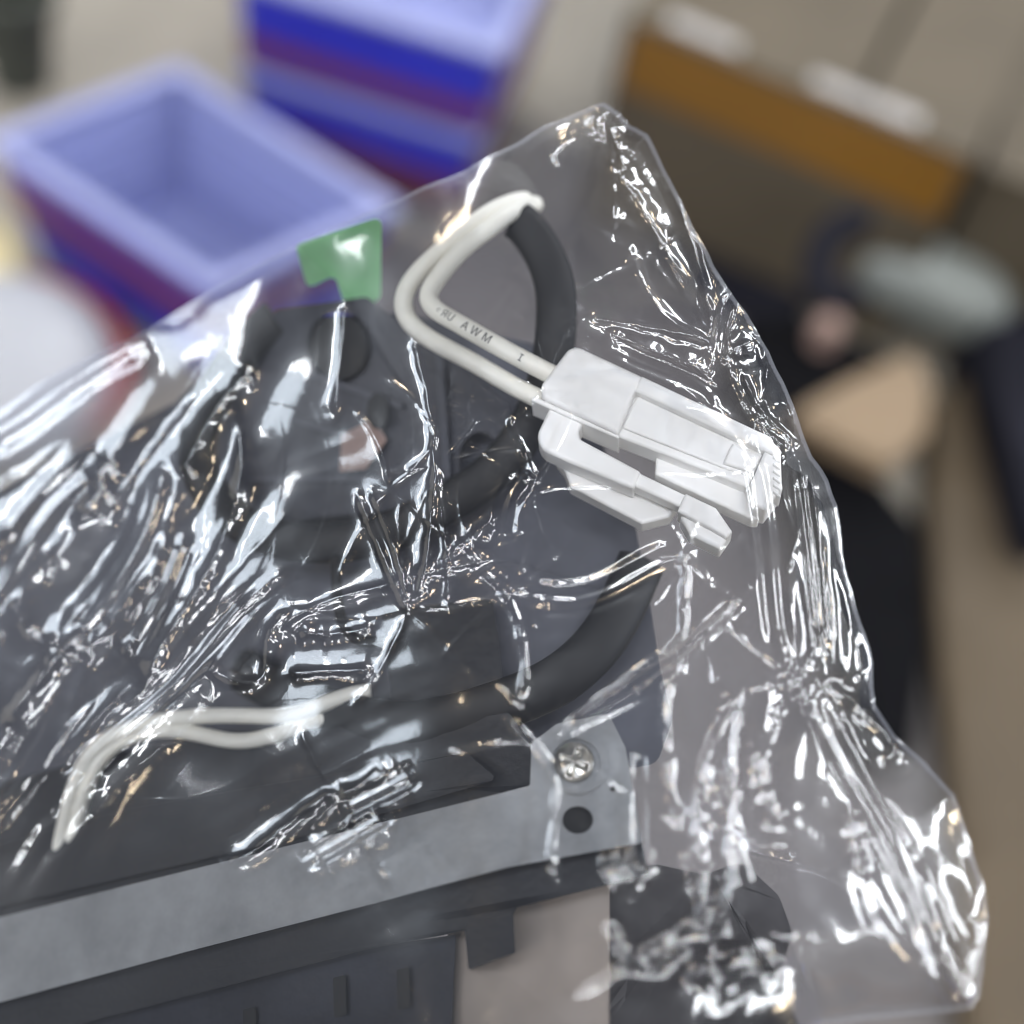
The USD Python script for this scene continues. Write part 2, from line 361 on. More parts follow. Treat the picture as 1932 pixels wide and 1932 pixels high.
tag(obj('dark_strap', puff([(1842, 560), (1990, 590), (2010, 1050), (1945, 960), (1890, 760)], 0.05, 12, 0.004), 'navy_cloth'), 'dark navy strap end beside the pale oval case at the edge', 'strap')
tag(obj('dark_cloth', puff([(1190, 330), (1300, 380), (1420, 480), (1560, 520), (1520, 590), (1400, 590), (1250, 480)], 0.012, 14, 0.004), 'navy_cloth'), 'dark cloth scrap lying below the taped carton', 'cloth')
t = thing('plastic_case', 'pale grey oval plastic case with a dark loop at its end', 'case')
c = on_plane(1765, 535, 0.045)
e = on_plane(1900, 610, 0.045) - c; e /= np.linalg.norm(e)
sp = trimesh.creation.icosphere(4); v = np.asarray(sp.vertices); v = np.sign(v) * np.abs(v) ** 0.72; v[:, 1] *= 1 - 0.22 * v[:, 0]
f2 = np.cross([0, 0, 1], e)
k = px(np.dot(c - EYE, F))
v = c + (v[:, :1] * 150 * e + v[:, 1:2] * 78 * f2) * k + v[:, 2:3] * np.array([0, 0, 0.018])
obj('shell', trimesh.Trimesh(v, sp.faces, process=False), 'pale_case', t, True)
lp = np.array([at(u, v, 0.66) for u, v in [(1640, 425), (1585, 430), (1548, 480), (1550, 540), (1590, 560), (1620, 545)]])
obj('loop', tube(spline(lp, 40), 0.007), 'navy_cloth', t, True)
tag(obj('eraser', puff([(1545, 590), (1590, 560), (1615, 580), (1580, 635), (1545, 640)], 0.066, 21, 0.002, 0.05), 'pink_rubber'), 'small dull pink lump beside the loop of the pale case', 'eraser')
# left side
t = thing('round_lid', 'white domed lid with a red rim at the left edge', 'lid')
c = on_plane(10, 690, 0.03); k = px(np.dot(c - EYE, F))
prof = [(0, 0.026), (0.5, 0.024), (0.8, 0.018), (0.95, 0.009), (1.0, 0.0), (0.95, -0.02), (0, -0.022)]
lm = trimesh.creation.revolve(np.array([(x * 205 * k, z) for x, z in prof])[::-1], sections=64); lm.apply_translation(c)
obj('dome', lm, 'white_plastic', t, 60)
tr = trimesh.creation.torus(206 * k, 0.004, 64, 16); tr.apply_translation(c + (on_plane(22, 664, 0.03) - on_plane(10, 690, 0.03)) + [0, 0, -0.006])
obj('rim', tr, 'red_plastic', t, True)
tag(obj('cream_block', slab_px([(-60, 400), (22, 420), (40, 520), (-60, 560)], 0.04, 0.001, 0.004, 0.003), 'cream_card'), 'cream cardboard block beside the white lid', 'block')
t = thing('dark_pot', 'dark green pot at the top corner beyond the bins', 'pot')
c = on_plane(15, -25, 0.06); k = px(np.dot(c - EYE, F))
pm = trimesh.creation.revolve(np.array([(0, -0.058), (60 * k, -0.058), (82 * k, 0), (88 * k, 0), (88 * k, -0.008), (92 * k, -0.008), (92 * k, 0.004), (76 * k, 0.004), (70 * k, -0.03), (0, -0.03)]), sections=48); pm.apply_translation(c)
obj('pot_body', pm, 'dark_green_pot', t, 40)
tag(obj('bench_shade_sheet', slab_px([(862, 170), (930, 175), (1060, 262), (1180, 320), (1330, 470), (1560, 800), (1900, 1300), (2300, 2300), (300, 2500), (420, 900), (640, 520), (780, 330)], 0.004, 0.0005, 0.003), 'bench_shade_taupe', smooth=30), 'grey-brown sheet added for the shade on the bench under the clear bag', 'mat')  # flat dark sheet standing in for the shaded part of the bench

# ------------------------------------------------------------------ the bag: where its film lies
def DEPTH(u, v):
    u, v = np.asarray(u, float), np.asarray(v, float)
    return (0.180 + 0.046 * (np.sqrt(((940 - u) / 1150) ** 2 + 0.02) + (940 - u) / 1150) / 2 + 0.018 * (900 - v) / 700
            + 0.003 * np.clip((u - 1500) / 350, 0, 1.5))

OUT = [(-420, 1000), (-150, 858), (0, 770), (130, 692), (280, 618), (400, 545), (520, 482), (640, 425), (760, 370), (880, 318), (960, 277), (1020, 240), (1085, 214), (1128, 198), (1140, 196), (1168, 214), (1188, 238), (1222, 254),
       (1240, 285), (1268, 345), (1305, 425), (1345, 500), (1385, 555), (1412, 592), (1438, 642), (1452, 662), (1478, 722), (1510, 800), (1532, 862), (1562, 905), (1580, 955), (1592, 1030), (1600, 1085), (1612, 1130), (1632, 1195), (1646, 1250), (1652, 1330), (1690, 1388), (1750, 1438), (1800, 1500), (1832, 1585), (1852, 1665), (1864, 1735), (1858, 1810), (1850, 1880), (1832, 1906),
       (1760, 1914), (1650, 1922), (1560, 1934), (1500, 1960), (1450, 2060), (1300, 2200), (-420, 2200)]
# soften the outline
def chaikin(p, it=3):
    p = np.array(p, float)
    for _ in range(it):
        q = np.roll(p, -1, 0); p = np.stack([0.75 * p + 0.25 * q, 0.25 * p + 0.75 * q], 1).reshape(-1, 2)
    return p
OUT = np.array(OUT, float)
opoly = Polygon(OUT)
ol = opoly.exterior
odense = np.array([ol.interpolate(s).coords[0] for s in np.arange(0, ol.length, 2.0)])
on = perlin(np.arange(len(odense)) / 14, np.zeros(len(odense)) + .3, 77) * 0.7 + perlin(np.arange(len(odense)) / 45, np.zeros(len(odense)) + .3, 78) * 4.0
nrm = np.gradient(odense, axis=0); nrm = np.stack([nrm[:, 1], -nrm[:, 0]], 1); nrm /= np.linalg.norm(nrm, axis=1, keepdims=True) + 1e-9
odense = odense + nrm * on[:, None]
opoly = Polygon(odense)
if not opoly.is_valid: opoly = opoly.buffer(0)
otree = cKDTree(odense)


def FRONT(d): return 0.0020 * np.exp(-d / 90.0)
def BACK(d): return 0.0026 + 0.0325 * (1 - np.exp(-(d / 170.0) ** 1.25))
def inner(u, v, dz):
    """depth of something dz behind the film, squeezed between the two films near the bag's edge"""
    u, v = np.asarray(u, float), np.asarray(v, float)
    d, _ = otree.query(np.stack([u, v], -1))
    a, b = FRONT(d) + 0.0012, BACK(d) - 0.0008
    return DEPTH(u, v) + a + (b - a) * np.clip(dz / 0.0365, 0, 1)

# ------------------------------------------------------------------ wire harness
K = 0.5176 / 1.590       # zoom units -> picture units
ang = math.radians(25)
hx, hy = (1500 + 200 * 0.5176) / 1.590, (900 + 580 * 0.5176) / 1.590
har = thing('wire_connector', 'white two-pin connector with two ivory wires bent back on themselves', 'connector')
class FilmPlane:
    """a flat local frame lying along the film, gap metres behind it; its outlines keep the proportions they show"""
    def __init__(s, u, v, gap, ang, scale):
        s.u, s.v, s.c, s.n, s.s = u, v, math.cos(ang), math.sin(ang), scale
        q = np.array([(0, 0), (1400, 0), (0, 300), (700, -340), (1400, -300), (700, 200)], float)
        uu, vv = s.uv(q[:, 0], q[:, 1])
        s.fit = np.linalg.lstsq(np.stack([uu, vv, np.ones(6)], 1), DEPTH(uu, vv) + gap, rcond=None)[0]
        s.k = px(float(DEPTH(u, v)) + gap) * scale
        P = lambda x, y: s.point(np.array([x]), np.array([y]))[0]
        a, b = P(600, 0) - P(0, 0), P(0, 300) - P(0, 0)
        s.ez = np.cross(b, a); s.ez /= np.linalg.norm(s.ez)
    def uv(s, x, y): return s.u + s.s * (x * s.c - y * s.n), s.v + s.s * (x * s.n + y * s.c)
    def point(s, x, y):
        u, v = s.uv(x, y); return at(u, v, s.fit[0] * u + s.fit[1] * v + s.fit[2])
    def __call__(s, mesh):
        v = np.asarray(mesh.vertices)
        return trimesh.Trimesh(s.point(v[:, 0], v[:, 1]) + v[:, 2:3] * s.k * s.ez, np.asarray(mesh.faces)[:, ::-1], process=False)
CP = FilmPlane(hx, hy, 0.0068, ang, K)
body = rpoly([(15, -20), (95, -340), (520, -352), (1340, -345), (1340, -60), (1150, -52), (540, -12)], 26)
H = 130
def cpart(name, poly, z0, z1, bev=10, mat_='white_nylon', parent=har):
    return obj(name, CP(prism(poly, z0, z1, bev * 1.25)), mat_, parent, 50)
hous = cpart('housing', body, -150, 10, 14)
cap = unary_union([rpoly([(2, 4), (78, -353), (518, -354), (532, 6)], 20).intersection(rpoly([(2, 4), (78, -353), (640, -354), (640, 6)], 78).buffer(1)), rpoly([(300, -354), (520, -354), (533, 6), (300, 6)], 14)])
cpart('shroud', cap, -160, 95, 22)
cpart('shroud_step', rpoly([(-8, 30), (0, 0), (534, -2), (552, 18), (300, 26)], 6), -150, 62, 10)
cpart('side_rail', rpoly([(515, -356), (1345, -352), (1400, -300), (1400, -262), (515, -262)], 10), -150, 88, 14)
cpart('floor_ledge', rpoly([(535, -262), (1335, -262), (1335, -120), (1150, -96), (535, -60)], 8), -140, 32, 8)
cpart('end_lip', rpoly([(1335, -350), (1420, -318), (1505, -150), (1525, -120), (1490, 38), (1420, 42), (1345, -60)], 14), -150, 70, 16)
for i in range(7):
    q = 1.0 - i / 6
    x, y = 1408 + i * 17, -300 + i * 36
    cpart('end_rib', rpoly([(x - 30, y), (x + 22, y + 10), (x + 30, y + 26), (x - 24, y + 18)], 5), -60, 84, 8)
cpart('pin_bridge', rpoly([(1150, -240), (1330, -240), (1330, -130), (1150, -110)], 10), 0, 58, 14)
arm = rpoly([(104, -20), (318, -20), (318, 70), (345, 104), (740, 126), (742, 236), (330, 254), (104, 254)], 16).intersection(rpoly([(104, -300), (900, -300), (900, 254), (104, 254)], 105).buffer(1))
cpart('latch_arm', arm, -110, 40, 20)
cpart('latch_tongue', rpoly([(725, 130), (1035, 134), (1035, 212), (725, 214)], 8), -80, 22, 16)
cpart('latch_tip', rpoly([(1026, 134), (1222, 136), (1366, 220), (1352, 268), (1240, 258), (1028, 250)], 10), -110, 46, 14)
cpart('latch_barb', rpoly([(1030, 200), (1362, 222), (1342, 330), (1146, 327), (1060, 268)], 12), -130, 6, 18)
cpart('base_plate', rpoly([(110, 20), (300, 20), (318, 100), (620, 112), (760, 100), (1000, 100), (980, 240), (850, 346), (372, 325), (310, 258), (200, 200)], 16), -240, -120, 16)
cpart('base_plate', rpoly([(760, -40), (1340, -100), (1470, 40), (1420, 60), (800, 60)], 12), -220, -90, 14)

def pxd(lst):      # (u, v, extra depth) -> world, depth relative to the film
    lst = np.array(lst, float)
    return at(lst[:, 0], lst[:, 1], inner(lst[:, 0], lst[:, 1], lst[:, 2]))
RW = 0.00118
w1 = [(1062, 716, .0085), (1020, 696, .0060), (922, 643, .0050), (857, 606, .0048), (818, 580, .0050), (809, 558, .0055), (822, 530, .0065), (876, 468, .0105), (922, 432, .015), (962, 402, .021), (996, 388, .029), (1008, 386, .036)]
w2 = [(1070, 770, .0085), (974, 731, .0082), (889, 682, .0072), (815, 642, .0064), (772, 606, .0060), (761, 572, .0060), (778, 528, .0072), (831, 474, .011), (873, 440, .0155), (922, 403, .022), (968, 382, .030), (990, 378, .036)]
P1, P2 = spline(pxd(w1), 160), spline(pxd(w2), 160)
wire1 = obj('wire', tube(P1, RW), 'ivory_pvc', har, True)
wire2 = obj('wire', tube(P2, RW), 'ivory_pvc', har, True)
def print_on(text, Pth, s0, height, rot, parent, flip=False, mirror=False):
    tm = meshkit.text_mesh(text, height, 0.00004)
    tm = trimesh.Trimesh(*trimesh.remesh.subdivide_to_size(tm.vertices, tm.faces, 0.00022), process=False)
    v = np.array(tm.vertices)
    if mirror: v[:, 0] = v[:, 0].max() - v[:, 0]
    L = np.concatenate([[0], np.cumsum(np.linalg.norm(np.diff(Pth, axis=0), axis=1))])
    t, a_, b_ = frames(Pth)
    s = s0 - v[:, 0]        # reads from the bend towards the connector
    def ip(A): return np.stack([np.interp(s, L, A[:, k]) for k in range(3)], 1)
    c_, A_, B_ = ip(Pth), ip(a_), ip(b_)
    th = (v[:, 1] - height / 2) / RW + rot
    rr = RW + 0.00002 + v[:, 2]
    w = c_ + rr[:, None] * (np.sin(th)[:, None] * upv(A_) + np.cos(th)[:, None] * tow(B_))
    m_ = trimesh.Trimesh(w, tm.faces, process=False); m_.fix_normals()
    return obj('printed_mark', m_, 'print_ink', parent, False)
def upv(A): return A * np.sign((A @ U))[:, None]
def tow(B): return B * np.sign(-(B @ F))[:, None]
Lw = np.linalg.norm(np.diff(P1, axis=0), axis=1).cumsum()
def s_at(u, v):      # arc length where the wire passes the picture point
    d = P1 - EYE; z = d @ F
    uu = 966 + (d @ R) / z / TAN * 966; vv = 966 - (d @ U) / z / TAN * 966
    return np.concatenate([[0], Lw])[np.argmin((uu - u) ** 2 + (vv - v) ** 2)]
print_on('A W M', P1, s_at(878, 618), 0.00105, 0.10, wire1)
print_on('c', P1, s_at(832, 588), 0.0006, 0.15, wire1)
print_on('R', P1, s_at(842, 593), 0.0010, 0.15, wire1, mirror=True)
print_on('U', P1, s_at(853, 599), 0.0010, 0.15, wire1)
print_on('I', P1, s_at(985, 673), 0.0009, 0.0, wire1)

# ------------------------------------------------------------------ black cables and lower wires in the bag
cb = thing('black_cable', 'thick black cable looped behind the white wires inside the bag', 'cable')
obj('jacket', tube(spline(pxd([(975, 415, .022), (1010, 452, .018), (1042, 520, .015), (1050, 590, .014), (1040, 690, .016), (1005, 790, .018), (935, 885, .019), (835, 955, .018), (705, 1012, .016), (570, 1024, .014), (460, 990, .013), (395, 925, .013), (372, 850, .014), (395, 760, .016), (450, 670, .020), (520, 600, .025)]), 200), 0.0026, 20, 0.5), 'black_rubber', cb, True)
cb2 = thing('black_cable', 'wide black cable arc just above the metal bracket', 'cable')
obj('jacket', tube(spline(pxd([(1210, 1060, .024), (1170, 1150, .022), (1120, 1225, .020), (1040, 1290, .018), (930, 1335, .018), (790, 1368, .017), (650, 1350, .018), (545, 1310, .020), (455, 1265, .024)]), 120), 0.0030, 20, 0.5), 'black_rubber', cb2, True)
cb3 = thing('thin_black_wire', 'thin black wire hooked under the black cable', 'wire')
obj('insulation', tube(spline(pxd([(632, 1010, .0165), (634, 1075, .0150), (642, 1160, .0145), (668, 1203, .0145), (715, 1210, .0150), (760, 1195, .019)]), 60), 0.0007), 'black_rubber', cb3, True)
pw = thing('white_wire_pair', 'pair of pale wires crossing at the lower left inside the bag', 'wire')
obj('wire', tube(spline(pxd([(700, 1305, .018), (620, 1325, .016), (545, 1348, .0155), (440, 1350, .013), (330, 1356, .012), (220, 1385, .0115), (160, 1440, .012), (125, 1540, .0135), (100, 1650, .018)]), 120), 0.0010), 'ivory_pvc', pw, True)
obj('wire', tube(spline(pxd([(700, 1335, .020), (620, 1352, .018), (545, 1378, .0165), (450, 1398, .014), (330, 1378, .013), (225, 1400, .013), (178, 1450, .0135), (145, 1550, .0145), (120, 1660, .019)]), 120), 0.0010), 'ivory_pvc', pw, True)

# ------------------------------------------------------------------ the module in the bag
mod = thing('electronic_module', 'black electronic module with a grey metal bracket inside the clear bag', 'electronic module')
def mpart(name, pts, dz0, dz1, mat_, r=0, bev=0, holes=(), parent=mod, dense=None, smooth=30):
    """a plate whose outline is given as it shows, its face dz0 behind the film, its back dz1 behind it"""
    poly = rpoly(pts, r)
    for h in holes: poly = poly.difference(h)
    m_ = prism(poly, 0, 1, 0)
    v, f = trimesh.remesh.subdivide_to_size(m_.vertices, m_.faces, dense or 160)
    w = at(v[:, 0], v[:, 1], inner(v[:, 0], v[:, 1], np.where(v[:, 2] > 0.5, dz0, dz1)))
    return obj(name, trimesh.Trimesh(w, f[:, ::-1], process=False), mat_, parent, smooth)
def ell(u, v, a, b=None, n=40, rot=0):
    t_ = np.arange(n) / n * 2 * np.pi; b = b or a
    x, y = a * np.cos(t_), b * np.sin(t_)
    return Polygon(np.stack([u + x * math.cos(rot) - y * math.sin(rot), v + x * math.sin(rot) + y * math.cos(rot)], 1))
mpart('back_plate', [(-150, 1000), (330, 760), (500, 600), (760, 590), (1010, 650), (1130, 820), (1200, 1000), (1225, 1130), (1245, 1260), (1268, 1360), (1240, 1440), (1190, 1450), (1120, 1400), (1000, 1400), (-150, 1800)], .027, .033, 'grey_plastic', 30)
mpart('fan_cover', [(520, 585), (690, 560), (800, 640), (960, 760), (990, 880), (880, 940), (760, 960), (520, 985), (440, 900), (470, 700)], .022, .027, 'dark_plastic', 14, holes=[ell(640, 655, 62, 70), ell(905, 870, 40, 55)])
mpart('cover_boss', ell(640, 655, 52, 60).exterior.coords[:-1], .0205, .027, 'hole_dark')
mpart('cover_boss', ell(712, 775, 20, 34).exterior.coords[:-1], .0195, .027, 'hole_dark')
mpart('pink_tag', [(645, 820), (705, 790), (730, 830), (690, 885), (640, 890)], .0205, .0215, 'pink_rubber', 4)
mpart('inner_face', [(430, 1070), (700, 1080), (960, 1060), (1140, 1120), (1110, 1220), (1000, 1290), (760, 1320), (560, 1300), (480, 1240)], .0245, .027, 'grey_plastic', 20)
mpart('inner_ledge', [(720, 1150), (930, 1130), (950, 1290), (740, 1330)], .021, .0245, 'black_plastic', 14)
mpart('lower_body', [(-150, 1520), (210, 1420), (480, 1385), (960, 1345), (1005, 1405), (1005, 1480), (600, 1590), (-150, 1770)], .0165, .034, 'black_plastic', 10)
mpart('body_step', [(-150, 1640), (240, 1530), (520, 1480), (880, 1420), (940, 1470), (600, 1570), (-150, 1745)], .0140, .0165, 'black_plastic', 8)
br = mpart('bracket', [(-150, 1768), (250, 1668), (600, 1582), (1000, 1483), (1003, 1402), (1050, 1366), (1148, 1346), (1180, 1410), (1212, 1590), (960, 1636), (700, 1706), (350, 1796), (-150, 1932)], .0085, .0098, 'zinc_steel', 7, holes=[ell(1090, 1547, 29, 26)], dense=60)
mpart('bolt_hole', ell(1090, 1547, 33, 30).exterior.coords[:-1], .0120, .0135, 'hole_dark', parent=br)
mpart('rivet_mark', ell(1156, 1488, 5, 5).exterior.coords[:-1], .0083, .0086, 'hole_dark', parent=br)
# screw: washer ring, domed head with a cross recess
sc = mpart('screw_washer', ell(1088, 1441, 60, 58).exterior.coords[:-1], .0078, .0090, 'zinc_steel', holes=[ell(1086, 1440, 47, 46)], parent=mod)
mpart('screw_seat', ell(1086, 1440, 48, 47).exterior.coords[:-1], .0086, .0092, 'grey_plastic', parent=sc)
cross = unary_union([Polygon([(-6, -26), (6, -26), (6, 26), (-6, 26)]), Polygon([(-26, -6), (26, -6), (26, 6), (-26, 6)])])
hd = []
rr, zz = np.linspace(1, 38, 16), None
th = np.arange(72) / 72 * 2 * np.pi
gu, gv = (rr[:, None] * np.cos(th)), (rr[:, None] * np.sin(th))
inside = np.clip((7 - np.minimum(np.abs(gu * 0.94 + gv * 0.34), np.abs(gv * 0.94 - gu * 0.34))) / 4, 0, 1) * np.clip((29 - rr[:, None]) / 6, 0, 1)
hz = 0.0011 * np.sqrt(np.clip(1 - (rr[:, None] / 40) ** 2, 0, 1)) - 0.0010 * inside
gu, gv = gu + 1083, gv + 1438
hv = at(gu, gv, inner(gu, gv, .0083) - hz).reshape(-1, 3)
i, j = np.meshgrid(np.arange(15), np.arange(72), indexing='ij')
hq = np.stack([i * 72 + j, (i + 1) * 72 + j, (i + 1) * 72 + (j + 1) % 72, i * 72 + (j + 1) % 72], -1).reshape(-1, 4)
obj('screw_head', trimesh.Trimesh(hv, np.vstack([hq[:, [0, 1, 2]], hq[:, [0, 2, 3]]])[:, ::-1], process=False), 'screw_steel', mod, True)
# below the bracket
for q in ([(560, 690), (760, 762), (757, 772), (556, 700)], [(500, 765), (705, 838), (702, 848), (496, 775)], [(820, 640), (835, 650), (850, 900), (838, 902)], [(470, 900), (740, 900), (740, 908), (470, 908)]):
    mpart('cover_rib', q, .0208, .0222, 'grey_plastic')
mpart('lower_rail', [(-150, 1905), (350, 1772), (700, 1682), (960, 1618), (1205, 1570), (1225, 1650), (975, 1712), (960, 1740), (690, 1792), (350, 1880), (-150, 2010)], .0125, .026, 'black_plastic', 4)
mpart('lower_wall', [(-150, 2000), (350, 1872), (690, 1788), (860, 1764), (850, 1990), (-150, 2300)], .017, .028, 'under_plastic', 4)
for uu, vv in ((640, 1845), (470, 1905), (880, 1790), (760, 1830)):
    if uu < 860: mpart('wall_slot', [(uu - 12, vv), (uu + 12, vv - 6), (uu + 14, vv + 70), (uu - 10, vv + 76)], .0162, .0175, 'hole_dark', 4)
mpart('connector_block', [(876, 1742), (968, 1722), (972, 1798), (884, 1830)], .0105, .022, 'black_plastic', 4)
mpart('card_insert', [(845, 1762), (968, 1700), (1150, 1668), (1150, 1990), (830, 1990)], .0185, .0195, 'beige_card', 4)
mpart('lower_frame', [(1150, 1655), (1235, 1630), (1330, 1650), (1400, 1625), (1470, 1690), (1495, 1760), (1470, 1840), (1530, 2000), (1120, 2000), (1145, 1830)], .0290, .032, 'soft_dark', 40)
mpart('green_label', [(557, 462), (720, 408), (718, 560), (690, 588), (650, 575), (632, 520), (580, 545)], .027, .0275, 'green_paper', 12)

# ------------------------------------------------------------------ clear plastic bag
# fold families: centre, radius, direction of the folds (degrees, up to the right positive), spacing, stretch, height mm
FOLDS = [
 (60, 800, 240, 30, 113.4, 12, 3.25), (150, 1000, 240, 52, 113.4, 12, 3.62), (330, 900, 190, 64, 113.4, 11, 3.12), (60, 1250, 230, 60, 102.6, 10, 3.25),
 (300, 1200, 200, 52, 105.3, 11, 3.38), (480, 1050, 190, 48, 103.95, 10, 1.59), (430, 760, 170, 68, 124.74, 10, 1.4), (620, 1150, 190, 14, 95.04, 9, 0.75),
 (650, 900, 170, 20, 66, 7, 0.25), (850, 1100, 190, 12, 70.4, 7, 0.3), (1080, 1080, 170, 16, 60, 6, 0.7), (800, 900, 170, 85, 77, 9, 0.35),
 (1100, 850, 150, 40, 60, 5, 0.25), (1280, 560, 160, -55, 54, 7, 1.0), (1180, 420, 140, -35, 50, 5, 0.6), (1300, 680, 140, -22, 56, 7, 0.6),
 (1130, 260, 110, 30, 34, 4, 0.7), (1480, 950, 190, -76, 64, 14, 1.6), (1540, 1150, 170, -82, 64, 14, 1.6), (1300, 1150, 150, 30, 70, 6, 0.5),
 (1300, 1420, 190, -86, 80, 14, 1.5), (1430, 1400, 170, 80, 80, 14, 1.5), (1660, 1480, 190, -52, 96, 14, 1.5), (1740, 1720, 190, -62, 110, 14, 1.5),
 (1250, 1720, 170, -70, 96, 10, 0.7), (1350, 1860, 190, 40, 90, 8, 0.45), (650, 1520, 210, 26, 70, 10, 0.35), (300, 1640, 260, 30, 110, 9, 0.15),
 (900, 1430, 190, 20, 70, 9, 0.2), (760, 1800, 260, 80, 130, 8, 0.15), (1060, 1760, 170, 75, 80, 6, 0.2), (60, 1450, 170, 55, 60, 7, 1.4), (900, 420, 240, 20, 110, 4, 0.3), (560, 600, 190, 50, 100, 5, 0.4), (1560, 1750, 200, -50, 120, 4, 0.6)]
# single creases: points, height mm, half width
CR = [
 ([(1432, 868), (1450, 1000), (1461, 1130), (1476, 1238)], 0.45, 22), ([(1510, 870), (1526, 1000), (1541, 1130), (1550, 1232)], 1.0, 10),
 ([(1272, 1000), (1289, 1050), (1286, 1130), (1279, 1250), (1262, 1292)], .7, 9), ([(1040, 1391), (1110, 1346), (1210, 1281), (1330, 1192), (1412, 1108)], .8, 9),
 ([(1110, 1338), (1230, 1254), (1330, 1178), (1390, 1120)], .6, 8), ([(958, 1348), (990, 1380), (1040, 1446), (1046, 1520), (1048, 1655)], .6, 8),
 ([(700, 925), (736, 1010), (771, 1138)], .8, 9), ([(771, 1138), (792, 1110), (811, 1010), (820, 880), (819, 790)], .8, 9), ([(676, 932), (722, 1046), (769, 1154)], .5, 6), ([(820, 880), (838, 1000), (846, 1100), (845, 1145)], .5, 7),
 ([(905, 1085), (950, 1111), (980, 1180), (990, 1262), (974, 1322)], .6, 8), ([(990, 1118), (1080, 1122), (1150, 1101), (1242, 1052), (1285, 1046)], 0.5, 24),
 ([(520, 1192), (600, 1142), (700, 1112), (800, 1082), (945, 1052)], .7, 12), ([(560, 1190), (640, 1196), (705, 1180)], .7, 12), ([(540, 1271), (620, 1266), (705, 1266)], .7, 11),
 ([(378, 1236), (420, 1276), (492, 1281), (506, 1220), (562, 1150)], .8, 11), ([(418, 1632), (500, 1590), (560, 1541), (645, 1488)], .7, 9),
 ([(588, 1622), (640, 1590), (700, 1562), (724, 1538)], .9, 14), ([(658, 1524), (720, 1492), (768, 1466)], 1.1, 17), ([(640, 1502), (690, 1486), (738, 1470)], .7, 10),
 ([(1190, 1400), (1206, 1470), (1206, 1560), (1206, 1665)], .8, 11), ([(1285, 1600), (1322, 1700), (1335, 1762)], .7, 9), ([(1335, 1762), (1352, 1718), (1371, 1660), (1373, 1560), (1376, 1400), (1386, 1330)], .8, 10),
 ([(1260, 1270), (1250, 1350), (1256, 1450), (1272, 1532), (1292, 1562)], .6, 8), ([(1415, 1288), (1370, 1350), (1331, 1430), (1310, 1530), (1311, 1602), (1325, 1700)], .7, 9),
 ([(1540, 1296), (1592, 1420), (1682, 1580), (1762, 1760), (1812, 1884)], 0.6, 26), ([(1660, 1420), (1690, 1520), (1722, 1620), (1745, 1722)], 0.6, 22), ([(1550, 1290), (1642, 1352), (1704, 1432)], 1.0, 14),
 ([(1430, 880), (1400, 846), (1365, 792), (1280, 760)], .5, 9), ([(1352, 642), (1200, 612), (1100, 598)], .9, 12), ([(1350, 652), (1250, 588), (1188, 470)], .7, 10), ([(1350, 642), (1320, 500), (1282, 380)], .8, 10), ([(1358, 642), (1380, 562), (1392, 528)], 1.0, 13),
 ([(1352, 702), (1290, 682), (1140, 622)], .8, 11), ([(1358, 684), (1400, 652), (1442, 640)], 1.1, 14), ([(1165, 650), (1240, 690), (1332, 736), (1346, 772)], 0.45, 18),
 ([(1400, 700), (1442, 780), (1512, 842)], .8, 10), ([(1372, 690), (1420, 780), (1490, 850)], .6, 8),
 ([(-60, 846), (60, 772), (150, 706), (282, 624)], 2.4, 34), ([(-40, 1170), (40, 1050), (100, 962), (205, 878)], 2.2, 30), ([(120, 1232), (200, 1130), (272, 1010), (305, 880)], 1.8, 24),
 ([(268, 1302), (330, 1180), (402, 1060), (452, 900), (441, 780)], 1.4, 18), ([(98, 1532), (200, 1402), (332, 1288), (424, 1180), (525, 1088)], 1.4, 16), ([(128, 1522), (262, 1380), (402, 1250)], 1.0, 12), ([(8, 1372), (82, 1270), (184, 1160)], 1.6, 22), ([(150, 965), (205, 862)], 1.6, 18), ([(336, 905), (381, 820), (432, 740), (484, 700)], 1.2, 16),
 ([(228, 1240), (300, 1130), (345, 1010)], 1.6, 20), ([(20, 1130), (45, 1180), (60, 1200), (110, 1215)], 1.2, 16),
 ([(652, 570), (640, 700), (632, 785)], .5, 10), ([(780, 640), (801, 722), (816, 802)], .5, 8), ([(830, 1060), (960, 960), (1005, 930)], .6, 10), ([(958, 785), (990, 850), (1012, 905)], .6, 8), ([(960, 1020), (962, 950), (1000, 900)], .9, 14),
 ([(1310, 1492), (1380, 1502)], .9, 18), ([(1040, 312), (1090, 262), (1142, 240)], .8, 12), ([(1170, 330), (1232, 430), (1312, 572), (1350, 642)], .8, 9),
 ([(1090, 1872), (1180, 1820), (1300, 1742), (1372, 1690)], .5, 7), ([(1140, 1732), (1182, 1800), (1232, 1832)], .7, 9), ([(1232, 1832), (1300, 1790)], .6, 8), ([(1290, 1862), (1350, 1812), (1422, 1790), (1452, 1840)], .9, 14), ([(1130, 1640), (1180, 1625), (1230, 1632)], 1.0, 16), ([(1420, 1420), (1445, 1500), (1470, 1560)], .8, 12), ([(1600, 1530), (1612, 1580), (1632, 1640)], .9, 12)]
# crumpled spots: centre, radius, height mm, cell size
SPOT = [(1140, 235, 70, .55, 15), (1500, 1300, 60, .55, 14), (1090, 1478, 26, .3, 10), (1012, 410, 34, .5, 14), (880, 760, 90, .45, 18), (1180, 440, 90, .6, 26), (1455, 790, 50, .4, 10), (1060, 590, 60, .5, 18), (1020, 730, 40, .45, 10), (1290, 990, 40, .35, 12), (1180, 330, 60, .4, 14), (980, 760, 50, .4, 14), (1190, 700, 60, .2, 24)]

